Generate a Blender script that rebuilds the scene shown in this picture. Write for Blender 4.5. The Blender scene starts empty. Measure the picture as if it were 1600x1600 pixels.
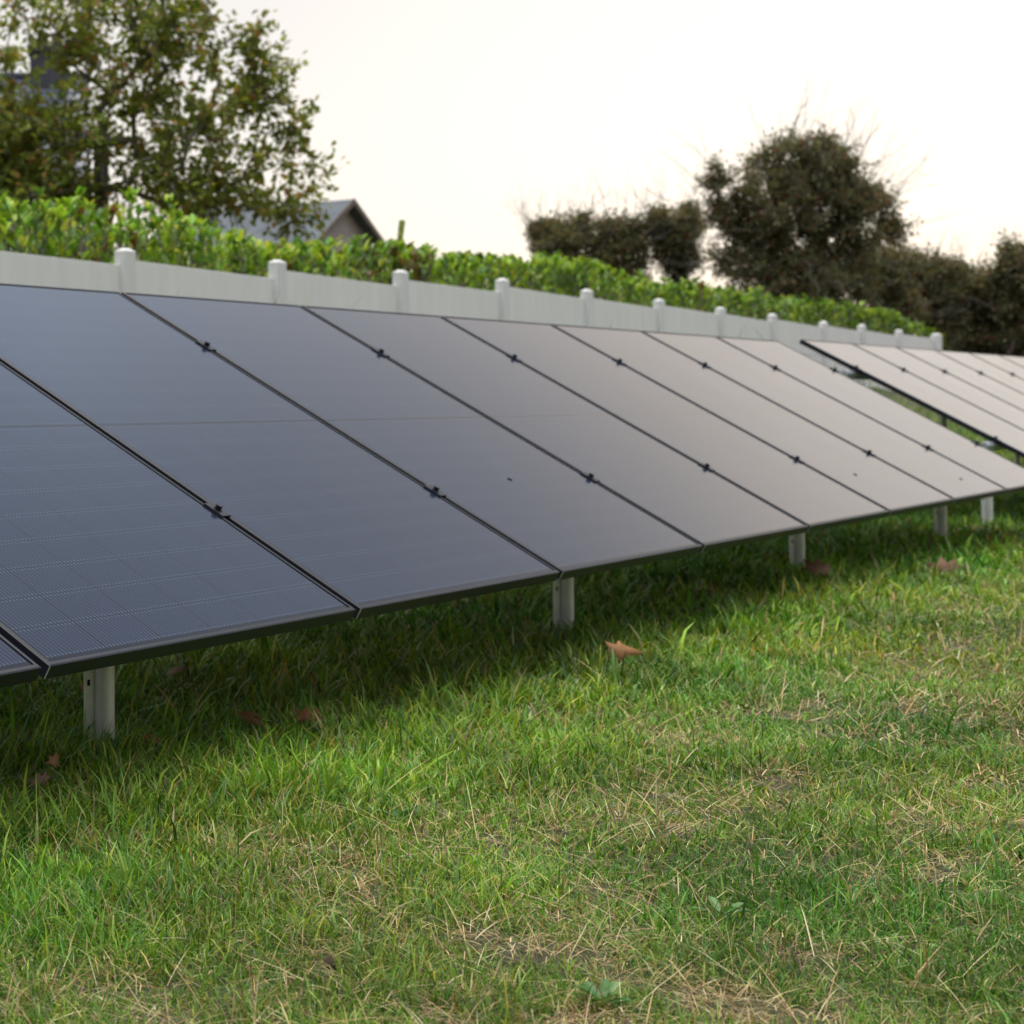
import bpy, bmesh, math, random
import numpy as np
from mathutils import Vector, Matrix

R = math.radians
rng = np.random.default_rng(7)
random.seed(7)
scene = bpy.context.scene
col = scene.collection

# ------------------------------------------------------------------ camera
EYE = 0.80
FPX, CX, CY, PITCH = 2944.89, 109.41, 503.33, -0.03905      # in pixels of a 1600 px frame
cam_d = bpy.data.cameras.new('camera')
cam = bpy.data.objects.new('camera', cam_d); col.objects.link(cam)
cam_d.sensor_width = 36.0
cam_d.lens = FPX / 1600 * 36
cam_d.shift_x = (800 - CX) / 1600
cam_d.shift_y = -(800 - CY) / 1600
cam_d.clip_start, cam_d.clip_end = 0.05, 3000
cam.location = (0, 0, EYE)
cam.rotation_euler = (R(90) - PITCH, 0, 0)
cam_d.dof.use_dof = True
cam_d.dof.focus_distance = 3.3
cam_d.dof.aperture_fstop = 7.2
cam_d.dof.aperture_blades = 7
scene.camera = cam

# ------------------------------------------------------------------ sky, sun, exposure
SUN_EL, SUN_AZ = R(60), R(12)        # azimuth from +Y towards +X
sun_dir = Vector((math.sin(SUN_AZ) * math.cos(SUN_EL), math.cos(SUN_AZ) * math.cos(SUN_EL), math.sin(SUN_EL)))
world = bpy.data.worlds.new('World'); scene.world = world
world.use_nodes = True
wt = world.node_tree; wt.nodes.clear()
def wn(t, **k):
    n = wt.nodes.new(t)
    for a, b in k.items(): setattr(n, a, b)
    return n
w_out = wn('ShaderNodeOutputWorld')
sky = wn('ShaderNodeTexSky', sky_type='NISHITA', sun_disc=False, sun_elevation=SUN_EL, sun_rotation=SUN_AZ)
sky.air_density, sky.dust_density = 1.0, 3.0
bg_sky = wn('ShaderNodeBackground'); bg_sky.inputs['Strength'].default_value = 0.05
wt.links.new(sky.outputs[0], bg_sky.inputs['Color'])
# the even cloud deck: light near the horizon, greyer and bluer overhead, brightest low ahead right
tc = wn('ShaderNodeTexCoord'); sep = wn('ShaderNodeSeparateXYZ')
wt.links.new(tc.outputs['Generated'], sep.inputs[0])
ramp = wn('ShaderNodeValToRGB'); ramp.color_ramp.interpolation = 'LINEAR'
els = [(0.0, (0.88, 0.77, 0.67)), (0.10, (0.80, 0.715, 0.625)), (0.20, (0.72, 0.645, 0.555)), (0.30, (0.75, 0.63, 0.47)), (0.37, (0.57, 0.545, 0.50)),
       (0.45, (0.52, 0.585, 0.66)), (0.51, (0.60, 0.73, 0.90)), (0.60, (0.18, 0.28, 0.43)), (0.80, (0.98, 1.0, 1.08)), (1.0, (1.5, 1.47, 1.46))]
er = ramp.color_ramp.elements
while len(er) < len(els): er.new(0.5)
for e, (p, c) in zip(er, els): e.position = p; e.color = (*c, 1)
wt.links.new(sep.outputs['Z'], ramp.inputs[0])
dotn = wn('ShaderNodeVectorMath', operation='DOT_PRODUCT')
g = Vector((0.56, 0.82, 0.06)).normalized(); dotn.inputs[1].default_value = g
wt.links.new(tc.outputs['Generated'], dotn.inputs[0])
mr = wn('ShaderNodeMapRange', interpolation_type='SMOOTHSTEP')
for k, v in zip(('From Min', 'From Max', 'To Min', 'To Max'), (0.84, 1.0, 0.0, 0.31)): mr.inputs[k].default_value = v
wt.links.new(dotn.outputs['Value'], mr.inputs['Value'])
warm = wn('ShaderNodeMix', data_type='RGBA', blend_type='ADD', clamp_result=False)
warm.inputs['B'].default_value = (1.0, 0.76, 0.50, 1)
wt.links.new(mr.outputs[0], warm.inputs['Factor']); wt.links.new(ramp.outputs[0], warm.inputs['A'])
# unseen sky behind: boosted half way up for the wall, dimmed low for panel shade
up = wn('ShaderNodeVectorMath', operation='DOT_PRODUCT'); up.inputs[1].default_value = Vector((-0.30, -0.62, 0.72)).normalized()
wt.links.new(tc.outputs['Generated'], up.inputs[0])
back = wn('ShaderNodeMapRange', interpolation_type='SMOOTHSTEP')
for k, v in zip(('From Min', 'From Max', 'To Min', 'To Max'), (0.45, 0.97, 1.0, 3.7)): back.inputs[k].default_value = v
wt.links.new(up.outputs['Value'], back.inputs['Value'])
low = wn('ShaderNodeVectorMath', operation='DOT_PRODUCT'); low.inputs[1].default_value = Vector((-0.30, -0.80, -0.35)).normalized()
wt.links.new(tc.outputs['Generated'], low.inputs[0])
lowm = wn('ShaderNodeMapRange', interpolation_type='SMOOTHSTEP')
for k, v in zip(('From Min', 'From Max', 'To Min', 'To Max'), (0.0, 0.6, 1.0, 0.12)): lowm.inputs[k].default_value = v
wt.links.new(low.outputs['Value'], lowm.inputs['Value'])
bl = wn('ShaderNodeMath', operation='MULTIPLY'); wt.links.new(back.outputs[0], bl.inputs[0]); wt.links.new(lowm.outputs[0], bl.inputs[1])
# dark patch added out of frame, up right, to dim the panel reflections
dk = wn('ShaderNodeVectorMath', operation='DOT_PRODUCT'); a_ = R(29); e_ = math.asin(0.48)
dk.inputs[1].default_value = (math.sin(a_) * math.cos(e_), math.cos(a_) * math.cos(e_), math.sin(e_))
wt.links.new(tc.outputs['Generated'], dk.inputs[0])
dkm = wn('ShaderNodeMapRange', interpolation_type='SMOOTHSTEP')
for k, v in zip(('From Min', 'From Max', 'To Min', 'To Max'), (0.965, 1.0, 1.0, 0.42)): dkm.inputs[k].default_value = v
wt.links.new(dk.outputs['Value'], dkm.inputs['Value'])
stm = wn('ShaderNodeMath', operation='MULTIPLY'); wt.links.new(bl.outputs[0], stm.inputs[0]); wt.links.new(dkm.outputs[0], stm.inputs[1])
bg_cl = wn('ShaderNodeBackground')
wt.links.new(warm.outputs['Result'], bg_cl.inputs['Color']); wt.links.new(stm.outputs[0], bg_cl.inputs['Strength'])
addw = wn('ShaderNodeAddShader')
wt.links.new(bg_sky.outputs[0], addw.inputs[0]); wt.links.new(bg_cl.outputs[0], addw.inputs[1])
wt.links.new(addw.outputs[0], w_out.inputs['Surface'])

sun_d = bpy.data.lights.new('sun', 'SUN'); sun_d.energy = 1.5; sun_d.angle = R(16); sun_d.color = (1.0, 0.93, 0.82)
sun = bpy.data.objects.new('sun', sun_d); col.objects.link(sun)
sun.rotation_euler = sun_dir.to_track_quat('Z', 'Y').to_euler()
sun.location = (6, -4, 12)

vs = scene.view_settings
vs.view_transform = 'Standard'; vs.look = 'None'; vs.gamma = 1; vs.use_curve_mapping = False; vs.exposure = -0.06

# ------------------------------------------------------------------ helpers
def tag(o, label=None, cat=None, group=None, kind=None):
    for k, v in (('label', label), ('category', cat), ('group', group), ('kind', kind)):
        if v: o[k] = v
    return o

def empty(name, loc=(0, 0, 0), label=None, cat=None, group=None):
    o = bpy.data.objects.new(name, None); col.objects.link(o); o.location = loc
    o.empty_display_size = 0.1
    return tag(o, label, cat, group)

def link_mesh(name, me, parent=None, mats=()):
    o = bpy.data.objects.new(name, me); col.objects.link(o)
    for m in mats: me.materials.append(m)
    if parent: o.parent = parent
    return o

def np_mesh(name, verts, faces, mats, parent=None, colors=None, smooth=False, off=None):
    """verts (N,3); faces list of (M,k) arrays; colors per vertex (N,3)."""
    v = np.asarray(verts, dtype=np.float32)
    if off is not None: v = v - np.asarray(off, dtype=np.float32)
    me = bpy.data.meshes.new(name)
    me.vertices.add(len(v)); me.vertices.foreach_set('co', v.ravel())
    faces = [np.asarray(f, dtype=np.int32) for f in faces if len(f)]
    idx = np.concatenate([f.ravel() for f in faces])
    tot = np.concatenate([np.full(len(f), f.shape[1], dtype=np.int32) for f in faces])
    start = np.concatenate([[0], np.cumsum(tot)[:-1]]).astype(np.int32)
    me.loops.add(len(idx)); me.loops.foreach_set('vertex_index', idx)
    me.polygons.add(len(tot)); me.polygons.foreach_set('loop_start', start); me.polygons.foreach_set('loop_total', tot)
    if smooth: me.polygons.foreach_set('use_smooth', np.ones(len(tot), dtype=bool))
    me.update(calc_edges=True)
    if colors is not None:
        a = me.color_attributes.new('tint', 'FLOAT_COLOR', 'POINT')
        c = np.ones((len(v), 4), dtype=np.float32); c[:, :3] = colors
        a.data.foreach_set('color', c.ravel())
    return link_mesh(name, me, parent, mats)

class MB:
    """collects simple solids in one mesh"""
    def __init__(s): s.v = []; s.f = []; s.m = []
    def add(s, vs_, fs, mi=0):
        b = len(s.v); s.v += [tuple(p) for p in vs_]
        for f in fs: s.f.append(tuple(b + i for i in f)); s.m.append(mi)
    def box(s, lo, hi, M=None, mi=0):
        p = [Vector((x, y, z)) for z in (lo[2], hi[2]) for y in (lo[1], hi[1]) for x in (lo[0], hi[0])]
        if M is not None: p = [M @ q for q in p]
        s.add(p, [(0, 2, 3, 1), (4, 5, 7, 6), (0, 1, 5, 4), (2, 6, 7, 3), (0, 4, 6, 2), (1, 3, 7, 5)], mi)
    def prism(s, poly, z0, z1, M=None, mi=0):
        n = len(poly)
        p = [Vector((x, y, z0)) for x, y in poly] + [Vector((x, y, z1)) for x, y in poly]
        if M is not None: p = [M @ q for q in p]
        s.add(p, [tuple(range(n))[::-1], tuple(range(n, 2 * n))] + [(i, (i + 1) % n, n + (i + 1) % n, n + i) for i in range(n)], mi)
    def build(s, name, mats, parent=None, bevel=0.0, off=None, smooth=False):
        me = bpy.data.meshes.new(name)
        vv = [tuple(Vector(p) - Vector(off)) for p in s.v] if off is not None else s.v
        me.from_pydata(vv, [], s.f)
        me.polygons.foreach_set('material_index', s.m)
        me.update()
        bm = bmesh.new(); bm.from_mesh(me)
        bmesh.ops.recalc_face_normals(bm, faces=bm.faces)
        if bevel: bmesh.ops.bevel(bm, geom=bm.edges[:], offset=bevel, segments=2, affect='EDGES', clamp_overlap=True)
        if smooth:
            for f in bm.faces: f.smooth = True
        bm.to_mesh(me); bm.free()
        if not isinstance(mats, (list, tuple)): mats = [mats]
        return link_mesh(name, me, parent, mats)

def vnoise(x, y, scale, seed=0):
    """smooth value noise 0..1 on arrays"""
    r = np.random.default_rng(seed).random((256, 256))
    X = x / scale + 1000.3; Y = y / scale + 1000.7
    xi = np.floor(X).astype(int); yi = np.floor(Y).astype(int)
    fx = X - xi; fy = Y - yi
    fx = fx * fx * (3 - 2 * fx); fy = fy * fy * (3 - 2 * fy)
    a = r[xi % 256, yi % 256]; b = r[(xi + 1) % 256, yi % 256]
    c = r[xi % 256, (yi + 1) % 256]; d = r[(xi + 1) % 256, (yi + 1) % 256]
    return (a * (1 - fx) + b * fx) * (1 - fy) + (c * (1 - fx) + d * fx) * fy

def unit(a): return a / np.maximum(np.linalg.norm(a, axis=-1, keepdims=True), 1e-9)

# ------------------------------------------------------------------ materials
def mat(name):
    m = bpy.data.materials.new(name); m.use_nodes = True
    nt = m.node_tree; b = nt.nodes['Principled BSDF']
    return m, nt, b
def N(nt, t, **k):
    n = nt.nodes.new(t)
    for a, b in k.items(): setattr(n, a, b)
    return n
def math_n(nt, op, a, b=None, c=None):
    n = N(nt, 'ShaderNodeMath', operation=op)
    for i, v in enumerate((a, b, c)):
        if v is None: continue
        if isinstance(v, (int, float)): n.inputs[i].default_value = v
        else: nt.links.new(v, n.inputs[i])
    return n.outputs[0]
def mixc(nt, f, a, b):
    n = N(nt, 'ShaderNodeMix', data_type='RGBA')
    for k, v in (('Factor', f), ('A', a), ('B', b)):
        s = n.inputs[k]
        if isinstance(v, (int, float)): s.default_value = v
        elif isinstance(v, tuple): s.default_value = (*v, 1)
        else: nt.links.new(v, s)
    return n.outputs['Result']
def noise_n(nt, vec, scale, detail=4, rough=0.55, dist=0.0):
    n = N(nt, 'ShaderNodeTexNoise'); n.inputs['Scale'].default_value = scale
    n.inputs['Detail'].default_value = detail; n.inputs['Roughness'].default_value = rough; n.inputs['Distortion'].default_value = dist
    if vec is not None: nt.links.new(vec, n.inputs['Vector'])
    return n.outputs['Fac']
def ramp_n(nt, fac, stops):
    n = N(nt, 'ShaderNodeValToRGB'); e = n.color_ramp.elements
    while len(e) < len(stops): e.new(0.5)
    for q, (p, c) in zip(e, stops): q.position = p; q.color = (*c, 1)
    nt.links.new(fac, n.inputs[0]); return n.outputs[0]
def bump_n(nt, b, h, strength, dist=0.01):
    n = N(nt, 'ShaderNodeBump'); n.inputs['Strength'].default_value = strength; n.inputs['Distance'].default_value = dist
    nt.links.new(h, n.inputs['Height']); nt.links.new(n.outputs[0], b.inputs['Normal'])

def simple(name, c, rough=0.6, metal=0.0, var=0.25, scale=8.0, bump=0.0):
    m, nt, b = mat(name)
    t = N(nt, 'ShaderNodeTexCoord')
    f = noise_n(nt, t.outputs['Object'], scale, 6)
    lo = tuple(x * (1 - var) for x in c); hi = tuple(min(1, x * (1 + var)) for x in c)
    nt.links.new(ramp_n(nt, f, [(0.3, lo), (0.7, hi)]), b.inputs['Base Color'])
    b.inputs['Roughness'].default_value = rough; b.inputs['Metallic'].default_value = metal
    if bump: bump_n(nt, b, f, bump)
    return m

def leaf_mat(name, trans=0.35, rough=0.5, spec=0.35):
    m, nt, b = mat(name)
    a = N(nt, 'ShaderNodeAttribute', attribute_name='tint')
    nt.links.new(a.outputs['Color'], b.inputs['Base Color'])
    b.inputs['Roughness'].default_value = rough; b.inputs['Specular IOR Level'].default_value = spec
    tr = N(nt, 'ShaderNodeBsdfTranslucent')
    g_ = N(nt, 'ShaderNodeMix', data_type='RGBA', blend_type='MULTIPLY'); g_.inputs['Factor'].default_value = 1
    g_.inputs['B'].default_value = (1.25, 1.2, 0.7, 1)
    nt.links.new(a.outputs['Color'], g_.inputs['A']); nt.links.new(g_.outputs['Result'], tr.inputs['Color'])
    mx = N(nt, 'ShaderNodeMixShader'); mx.inputs[0].default_value = trans
    out = nt.nodes['Material Output']
    nt.links.new(b.outputs[0], mx.inputs[1]); nt.links.new(tr.outputs[0], mx.inputs[2]); nt.links.new(mx.outputs[0], out.inputs['Surface'])
    return m

M_grass = leaf_mat('grass_blades', 0.27, 0.42, 0.3)
M_straw = leaf_mat('dry_straw', 0.15, 0.6, 0.3)
M_oak = leaf_mat('oak_leaves', 0.45, 0.5, 0.35)
M_laurel = leaf_mat('laurel_leaves', 0.32, 0.35, 0.5)
M_dark = leaf_mat('hawthorn_leaves', 0.35, 0.6, 0.25)
M_brownleaf = leaf_mat('fallen_leaf', 0.2, 0.6, 0.25)
M_bark = simple('bark', (0.17, 0.145, 0.115), 0.85, var=0.4, scale=20, bump=0.5)
M_frame = simple('black_anodised', (0.012, 0.014, 0.019), 0.42, 0.0, 0.2, 30)
M_frame.node_tree.nodes['Principled BSDF'].inputs['Specular IOR Level'].default_value = 0.28
M_cornerglint = simple('glint_aluminium', (0.55, 0.53, 0.50), 0.35, 0.6, 0.1, 30)
M_galv = simple('galvanised_steel', (0.70, 0.70, 0.65), 0.42, 0.25, 0.14, 14)
M_alu = simple('aluminium_rail', (0.62, 0.66, 0.70), 0.3, 0.7, 0.08, 20)
M_bolt = simple('dark_bolt', (0.015, 0.016, 0.018), 0.3, 0.5, 0.2, 40)
M_hole = simple('slot_shadow', (0.012, 0.012, 0.012), 0.9, 0, 0.1)
M_slate = simple('slate', (0.085, 0.10, 0.135), 0.5, 0, 0.25, 6)
M_slate2 = simple('weathered_slate', (0.095, 0.11, 0.12), 0.8, 0, 0.25, 4)
M_barge = simple('weathered_boards', (0.16, 0.125, 0.10), 0.8, 0, 0.2)
M_chim = simple('chimney_render', (0.07, 0.068, 0.075), 0.9, 0, 0.25, 6)

# solar cells
def cell_material():
    m, nt, b = mat('solar_cells')
    t = N(nt, 'ShaderNodeTexCoord'); s = N(nt, 'ShaderNodeSeparateXYZ'); nt.links.new(t.outputs['Object'], s.inputs[0])
    x, y = s.outputs[0], s.outputs[1]
    cx = math_n(nt, 'DIVIDE', math_n(nt, 'SUBTRACT', x, 0.018), 0.183)
    fx = math_n(nt, 'FRACT', cx)
    up = math_n(nt, 'GREATER_THAN', y, 0.861)
    y2 = math_n(nt, 'SUBTRACT', y, math_n(nt, 'MULTIPLY', up, 0.012))
    ry = math_n(nt, 'DIVIDE', math_n(nt, 'SUBTRACT', y2, 0.0225), 0.0925)
    fy = math_n(nt, 'FRACT', ry)
    ax = math_n(nt, 'ABSOLUTE', math_n(nt, 'SUBTRACT', fx, 0.5))
    ay = math_n(nt, 'ABSOLUTE', math_n(nt, 'SUBTRACT', fy, 0.5))
    gx = math_n(nt, 'GREATER_THAN', ax, 0.5 - 0.013)
    gy = math_n(nt, 'GREATER_THAN', ay, 0.5 - 0.012)
    mid = math_n(nt, 'LESS_THAN', math_n(nt, 'ABSOLUTE', math_n(nt, 'SUBTRACT', y, 0.861)), 0.0065)
    # margin outside the cells
    ox = math_n(nt, 'GREATER_THAN', math_n(nt, 'ABSOLUTE', math_n(nt, 'SUBTRACT', x, 0.567)), 0.549)
    oy = math_n(nt, 'GREATER_THAN', math_n(nt, 'ABSOLUTE', math_n(nt, 'SUBTRACT', y, 0.861)), 0.8385)
    gap = math_n(nt, 'MAXIMUM', math_n(nt, 'MAXIMUM', gx, gy), math_n(nt, 'MAXIMUM', mid, math_n(nt, 'MAXIMUM', ox, oy)))
    bx = math_n(nt, 'ABSOLUTE', math_n(nt, 'SUBTRACT', math_n(nt, 'FRACT', math_n(nt, 'MULTIPLY', cx, 16)), 0.5))
    wire = math_n(nt, 'LESS_THAN', bx, 0.075)
    # fine soldered pads along every wire, larger ones at both ends of a half cell
    padf = math_n(nt, 'LESS_THAN', math_n(nt, 'ABSOLUTE', math_n(nt, 'SUBTRACT', math_n(nt, 'FRACT', math_n(nt, 'MULTIPLY', ry, 14)), 0.5)), 0.2)
    ends = math_n(nt, 'MULTIPLY', math_n(nt, 'GREATER_THAN', ay, 0.42), math_n(nt, 'LESS_THAN', ay, 0.475))
    pad = math_n(nt, 'MULTIPLY', math_n(nt, 'LESS_THAN', bx, 0.17), ends)
    tone = noise_n(nt, t.outputs['Object'], 1.3, 2)
    c = mixc(nt, tone, (0.007, 0.012, 0.027), (0.010, 0.016, 0.032))
    c = mixc(nt, math_n(nt, 'MULTIPLY', wire, math_n(nt, 'ADD', 0.8, math_n(nt, 'MULTIPLY', padf, 0.2))), c, (0.042, 0.062, 0.092))
    c = mixc(nt, pad, c, (0.048, 0.069, 0.10))
    c = mixc(nt, gap, c, (0.0015, 0.002, 0.004))
    c = mixc(nt, math_n(nt, 'MULTIPLY', noise_n(nt, t.outputs['Object'], 5, 6, 0.7), 0.004), c, (0.5, 0.47, 0.42))   # thin dust film
    nt.links.new(c, b.inputs['Base Color'])
    b.inputs['Roughness'].default_value = 0.13
    b.inputs['IOR'].default_value = 1.37
    nt.links.new(math_n(nt, 'ADD', 0.10, math_n(nt, 'MULTIPLY', noise_n(nt, t.outputs['Object'], 3, 5), 0.06)), b.inputs['Roughness'])
    return m
M_cells = cell_material()

# concrete
def concrete(name, c, seed):
    m, nt, b = mat(name)
    t = N(nt, 'ShaderNodeTexCoord'); mp = N(nt, 'ShaderNodeMapping'); mp.inputs['Scale'].default_value = (5, 5, 0.7)
    mp.inputs['Location'].default_value = (seed, seed * 2, 0)
    nt.links.new(t.outputs['Object'], mp.inputs[0])
    streak = noise_n(nt, mp.outputs[0], 2.2, 6, 0.6)
    fine = noise_n(nt, t.outputs['Object'], 60, 4)
    big = noise_n(nt, t.outputs['Object'], 1.6, 4)
    cc = ramp_n(nt, streak, [(0.28, tuple(x * 0.94 for x in c)), (0.5, c), (0.8, tuple(min(1, x * 1.08) for x in c))])
    cc = mixc(nt, math_n(nt, 'MULTIPLY', big, 0.22), cc, tuple(x * q for x, q in zip(c, (0.72, 0.76, 0.62))))
    nt.links.new(cc, b.inputs['Base Color']); b.inputs['Roughness'].default_value = 0.85
    bump_n(nt, b, fine, 0.25, 0.004)
    return m
M_conc = concrete('pale_concrete', (0.80, 0.765, 0.735), 0.0)
M_concp = concrete('post_concrete', (0.73, 0.705, 0.685), 3.0)

def brick_mat():
    m, nt, b = mat('old_brick')
    t = N(nt, 'ShaderNodeTexCoord'); br = N(nt, 'ShaderNodeTexBrick')
    br.inputs['Scale'].default_value = 4.5
    br.inputs['Color1'].default_value = (0.52, 0.44, 0.38, 1); br.inputs['Color2'].default_value = (0.42, 0.35, 0.31, 1); br.inputs['Mortar'].default_value = (0.54, 0.48, 0.45, 1)
    mp = N(nt, 'ShaderNodeMapping'); mp.inputs['Rotation'].default_value = (R(90), 0, 0)
    nt.links.new(t.outputs['Object'], mp.inputs[0]); nt.links.new(mp.outputs[0], br.inputs[0])
    nt.links.new(mixc(nt, math_n(nt, 'MULTIPLY', noise_n(nt, t.outputs['Object'], 3), 0.6), br.outputs['Color'], (0.30, 0.25, 0.23)), b.inputs['Base Color'])
    b.inputs['Roughness'].default_value = 0.9
    return m
M_brick = brick_mat()
M_render = simple('rendered_wall', (0.5, 0.48, 0.45), 0.9, 0, 0.1, 3)

# ground
def ground_mat():
    m, nt, b = mat('lawn_soil')
    t = N(nt, 'ShaderNodeTexCoord')
    f1 = noise_n(nt, t.outputs['Object'], 3.0, 6, 0.65)
    f2 = noise_n(nt, t.outputs['Object'], 90, 5, 0.7)
    c = ramp_n(nt, f2, [(0.3, (0.03, 0.022, 0.012)), (0.55, (0.07, 0.05, 0.026)), (0.8, (0.15, 0.11, 0.06))])
    c = mixc(nt, math_n(nt, 'MULTIPLY', f1, 0.75), c, (0.035, 0.06, 0.014))
    nt.links.new(c, b.inputs['Base Color']); b.inputs['Roughness'].default_value = 0.95
    bump_n(nt, b, f2, 0.8, 0.01)
    return m
M_ground = ground_mat()

# ------------------------------------------------------------------ layout numbers (metres)
PW, PL = 1.154, 1.722                 # joint pitch, panel length
AZR, TILT = 0.91656, 0.50132
u = np.array([math.cos(AZR), math.sin(AZR), 0.0]); m_ = np.array([-u[1], u[0], 0.0])
v = m_ * math.cos(TILT) + np.array([0, 0, 1.0]) * math.sin(TILT); n_ = np.cross(u, v)
O1 = np.array([1.36156, 5.24132, -0.48638 + EYE])
O2 = O1 + u * (6.3886 * PW) + v * 0.0035 + n_ * 0.021
def frame_M(o): return Matrix(((u[0], v[0], n_[0], o[0]), (u[1], v[1], n_[1], o[1]), (u[2], v[2], n_[2], o[2]), (0, 0, 0, 1)))
SPECKS = [(0, 0.564, 0.469), (3, 0.391, 0.282), (4, 0.688, 0.142)]   # panel, metres across, metres up
ROW = float(m_ @ O1)                  # distance of the front edge line from the camera's foot

def bank(x, y):
    # the ground climbs gently from behind the panels to the foot of the wall
    t = np.clip((m_[0] * x + m_[1] * y - (ROW + 1.9)) / 3.2, 0, 1)
    return 0.95 * t * t * (3 - 2 * t)
def gz(x, y):
    x = np.asarray(x, float); y = np.asarray(y, float)
    d = np.hypot(x, y)
    a = np.clip(1 - (d - 25) / 30, 0, 1)
    return ((vnoise(x, y, 1.1, 3) - 0.5) * 0.035 + (vnoise(x, y, 0.37, 4) - 0.5) * 0.022 + (vnoise(x, y, 5.0, 5) - 0.5) * 0.03) * a + bank(x, y)

# ------------------------------------------------------------------ ground
def build_ground():
    def axis(lo, hi, step, far):
        a = list(np.arange(lo, hi, step)); s = step; p = a[-1]
        while p < far: s *= 1.25; p += s; a.append(p)
        s = step; p = a[0]
        while p > -far: s *= 1.25; p -= s; a.insert(0, p)
        return np.array(a)
    xs = axis(-3, 9, 0.09, 1500); ys = axis(0.5, 13, 0.09, 1500)
    X, Y = np.meshgrid(xs, ys); Z = gz(X, Y)
    V = np.stack([X, Y, Z], -1).reshape(-1, 3)
    nx = len(xs); i = np.arange((len(ys) - 1) * nx).reshape(-1, nx)[:, :-1].ravel()
    F = np.stack([i, i + 1, i + 1 + nx, i + nx], 1)
    o = np_mesh('ground', V, [F], [M_ground], smooth=True)
    tag(o, kind='structure')
build_ground()

# ------------------------------------------------------------------ concrete post and panel wall
W0 = np.array([0.340389, 11.91593]); WA = 0.908453
WD = np.array([math.cos(WA), math.sin(WA)]); WN = np.array([-WD[1], WD[0]])
def wp(s, off, z): return Vector((W0[0] + WD[0] * s + WN[0] * off, W0[1] + WD[1] * s + WN[1] * off, z))
wall_root = empty('concrete_wall', wp(9, 0, 0), 'long pale concrete garden wall of posts and slabs behind the solar panels', 'wall')
WR = wall_root.location
WM = Matrix(((WD[0], WN[0], 0, W0[0]), (WD[1], WN[1], 0, W0[1]), (0, 0, 1, 0), (0, 0, 0, 1)))
post_s = [-3.65, -1.83, 0.0, 1.823, 3.66, 5.502, 7.329, 9.171, 10.989, 12.75, 14.737, 16.425, 18.247, 20.25]
post_z = [1.72, 1.727, 1.734, 1.764, 1.788, 1.813, 1.801, 1.785, 1.768, 1.758, 1.73, 1.741, 1.723, 1.72]
bay_z = [(1.65, 1.625), (1.65, 1.626), (1.663, 1.63), (1.695, 1.66), (1.715, 1.691), (1.748, 1.711), (1.724, 1.686), (1.726, 1.689), (1.702, 1.663), (1.698, 1.655), (1.685, 1.647), (1.67, 1.633), (1.666, 1.641)]
for s, z in zip(post_s, post_z):
    b = MB(); w = 0.058; d0, d1 = -0.052, 0.03
    if s > 20: w = 0.10; d0 = -0.08
    b.box((s - w, d0, -0.3), (s + w, d1, z - 0.02), WM)
    # low hipped cap
    top = [WM @ Vector((s + a * w, (d0 + d1) / 2 + bb * (d1 - d0) / 2, z - 0.02)) for a, bb in ((-1, -1), (1, -1), (1, 1), (-1, 1))]
    tip = [WM @ Vector((s + a * w * 0.35, (d0 + d1) / 2 + bb * (d1 - d0) / 2 * 0.35, z)) for a, bb in ((-1, -1), (1, -1), (1, 1), (-1, 1))]
    b.add(top + tip, [(4, 5, 6, 7)] + [(i, (i + 1) % 4, 4 + (i + 1) % 4, 4 + i) for i in range(4)])
    b.build('post', [M_concp], wall_root, off=WR)
for (s0, s1), (za, zb) in zip(zip(post_s[:-1], post_s[1:]), bay_z):
    b = MB(); a0, a1 = s0 + 0.05, s1 - 0.05
    lv = [-0.2, 0.34, 0.66, 0.98, 1.30]
    for k in range(5):                                          # stacked slabs
        z0, z1 = lv[k] + (0.002 if k else 0), (lv[k + 1] - 0.002 if k < 4 else None)
        za1, zb1 = (za, zb) if z1 is None else (z1, z1)
        p = [WM @ Vector(q) for q in ((a0, -0.012, z0), (a1, -0.012, z0), (a1, -0.012, zb1), (a0, -0.012, za1),
                                      (a0, 0.038, z0), (a1, 0.038, z0), (a1, 0.038, zb1), (a0, 0.038, za1))]
        b.add(p, [(0, 1, 2, 3), (5, 4, 7, 6), (3, 2, 6, 7), (4, 5, 1, 0), (4, 0, 3, 7), (1, 5, 6, 2)])
    b.build('slab', [M_conc], wall_root, off=WR, bevel=0.004)

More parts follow.
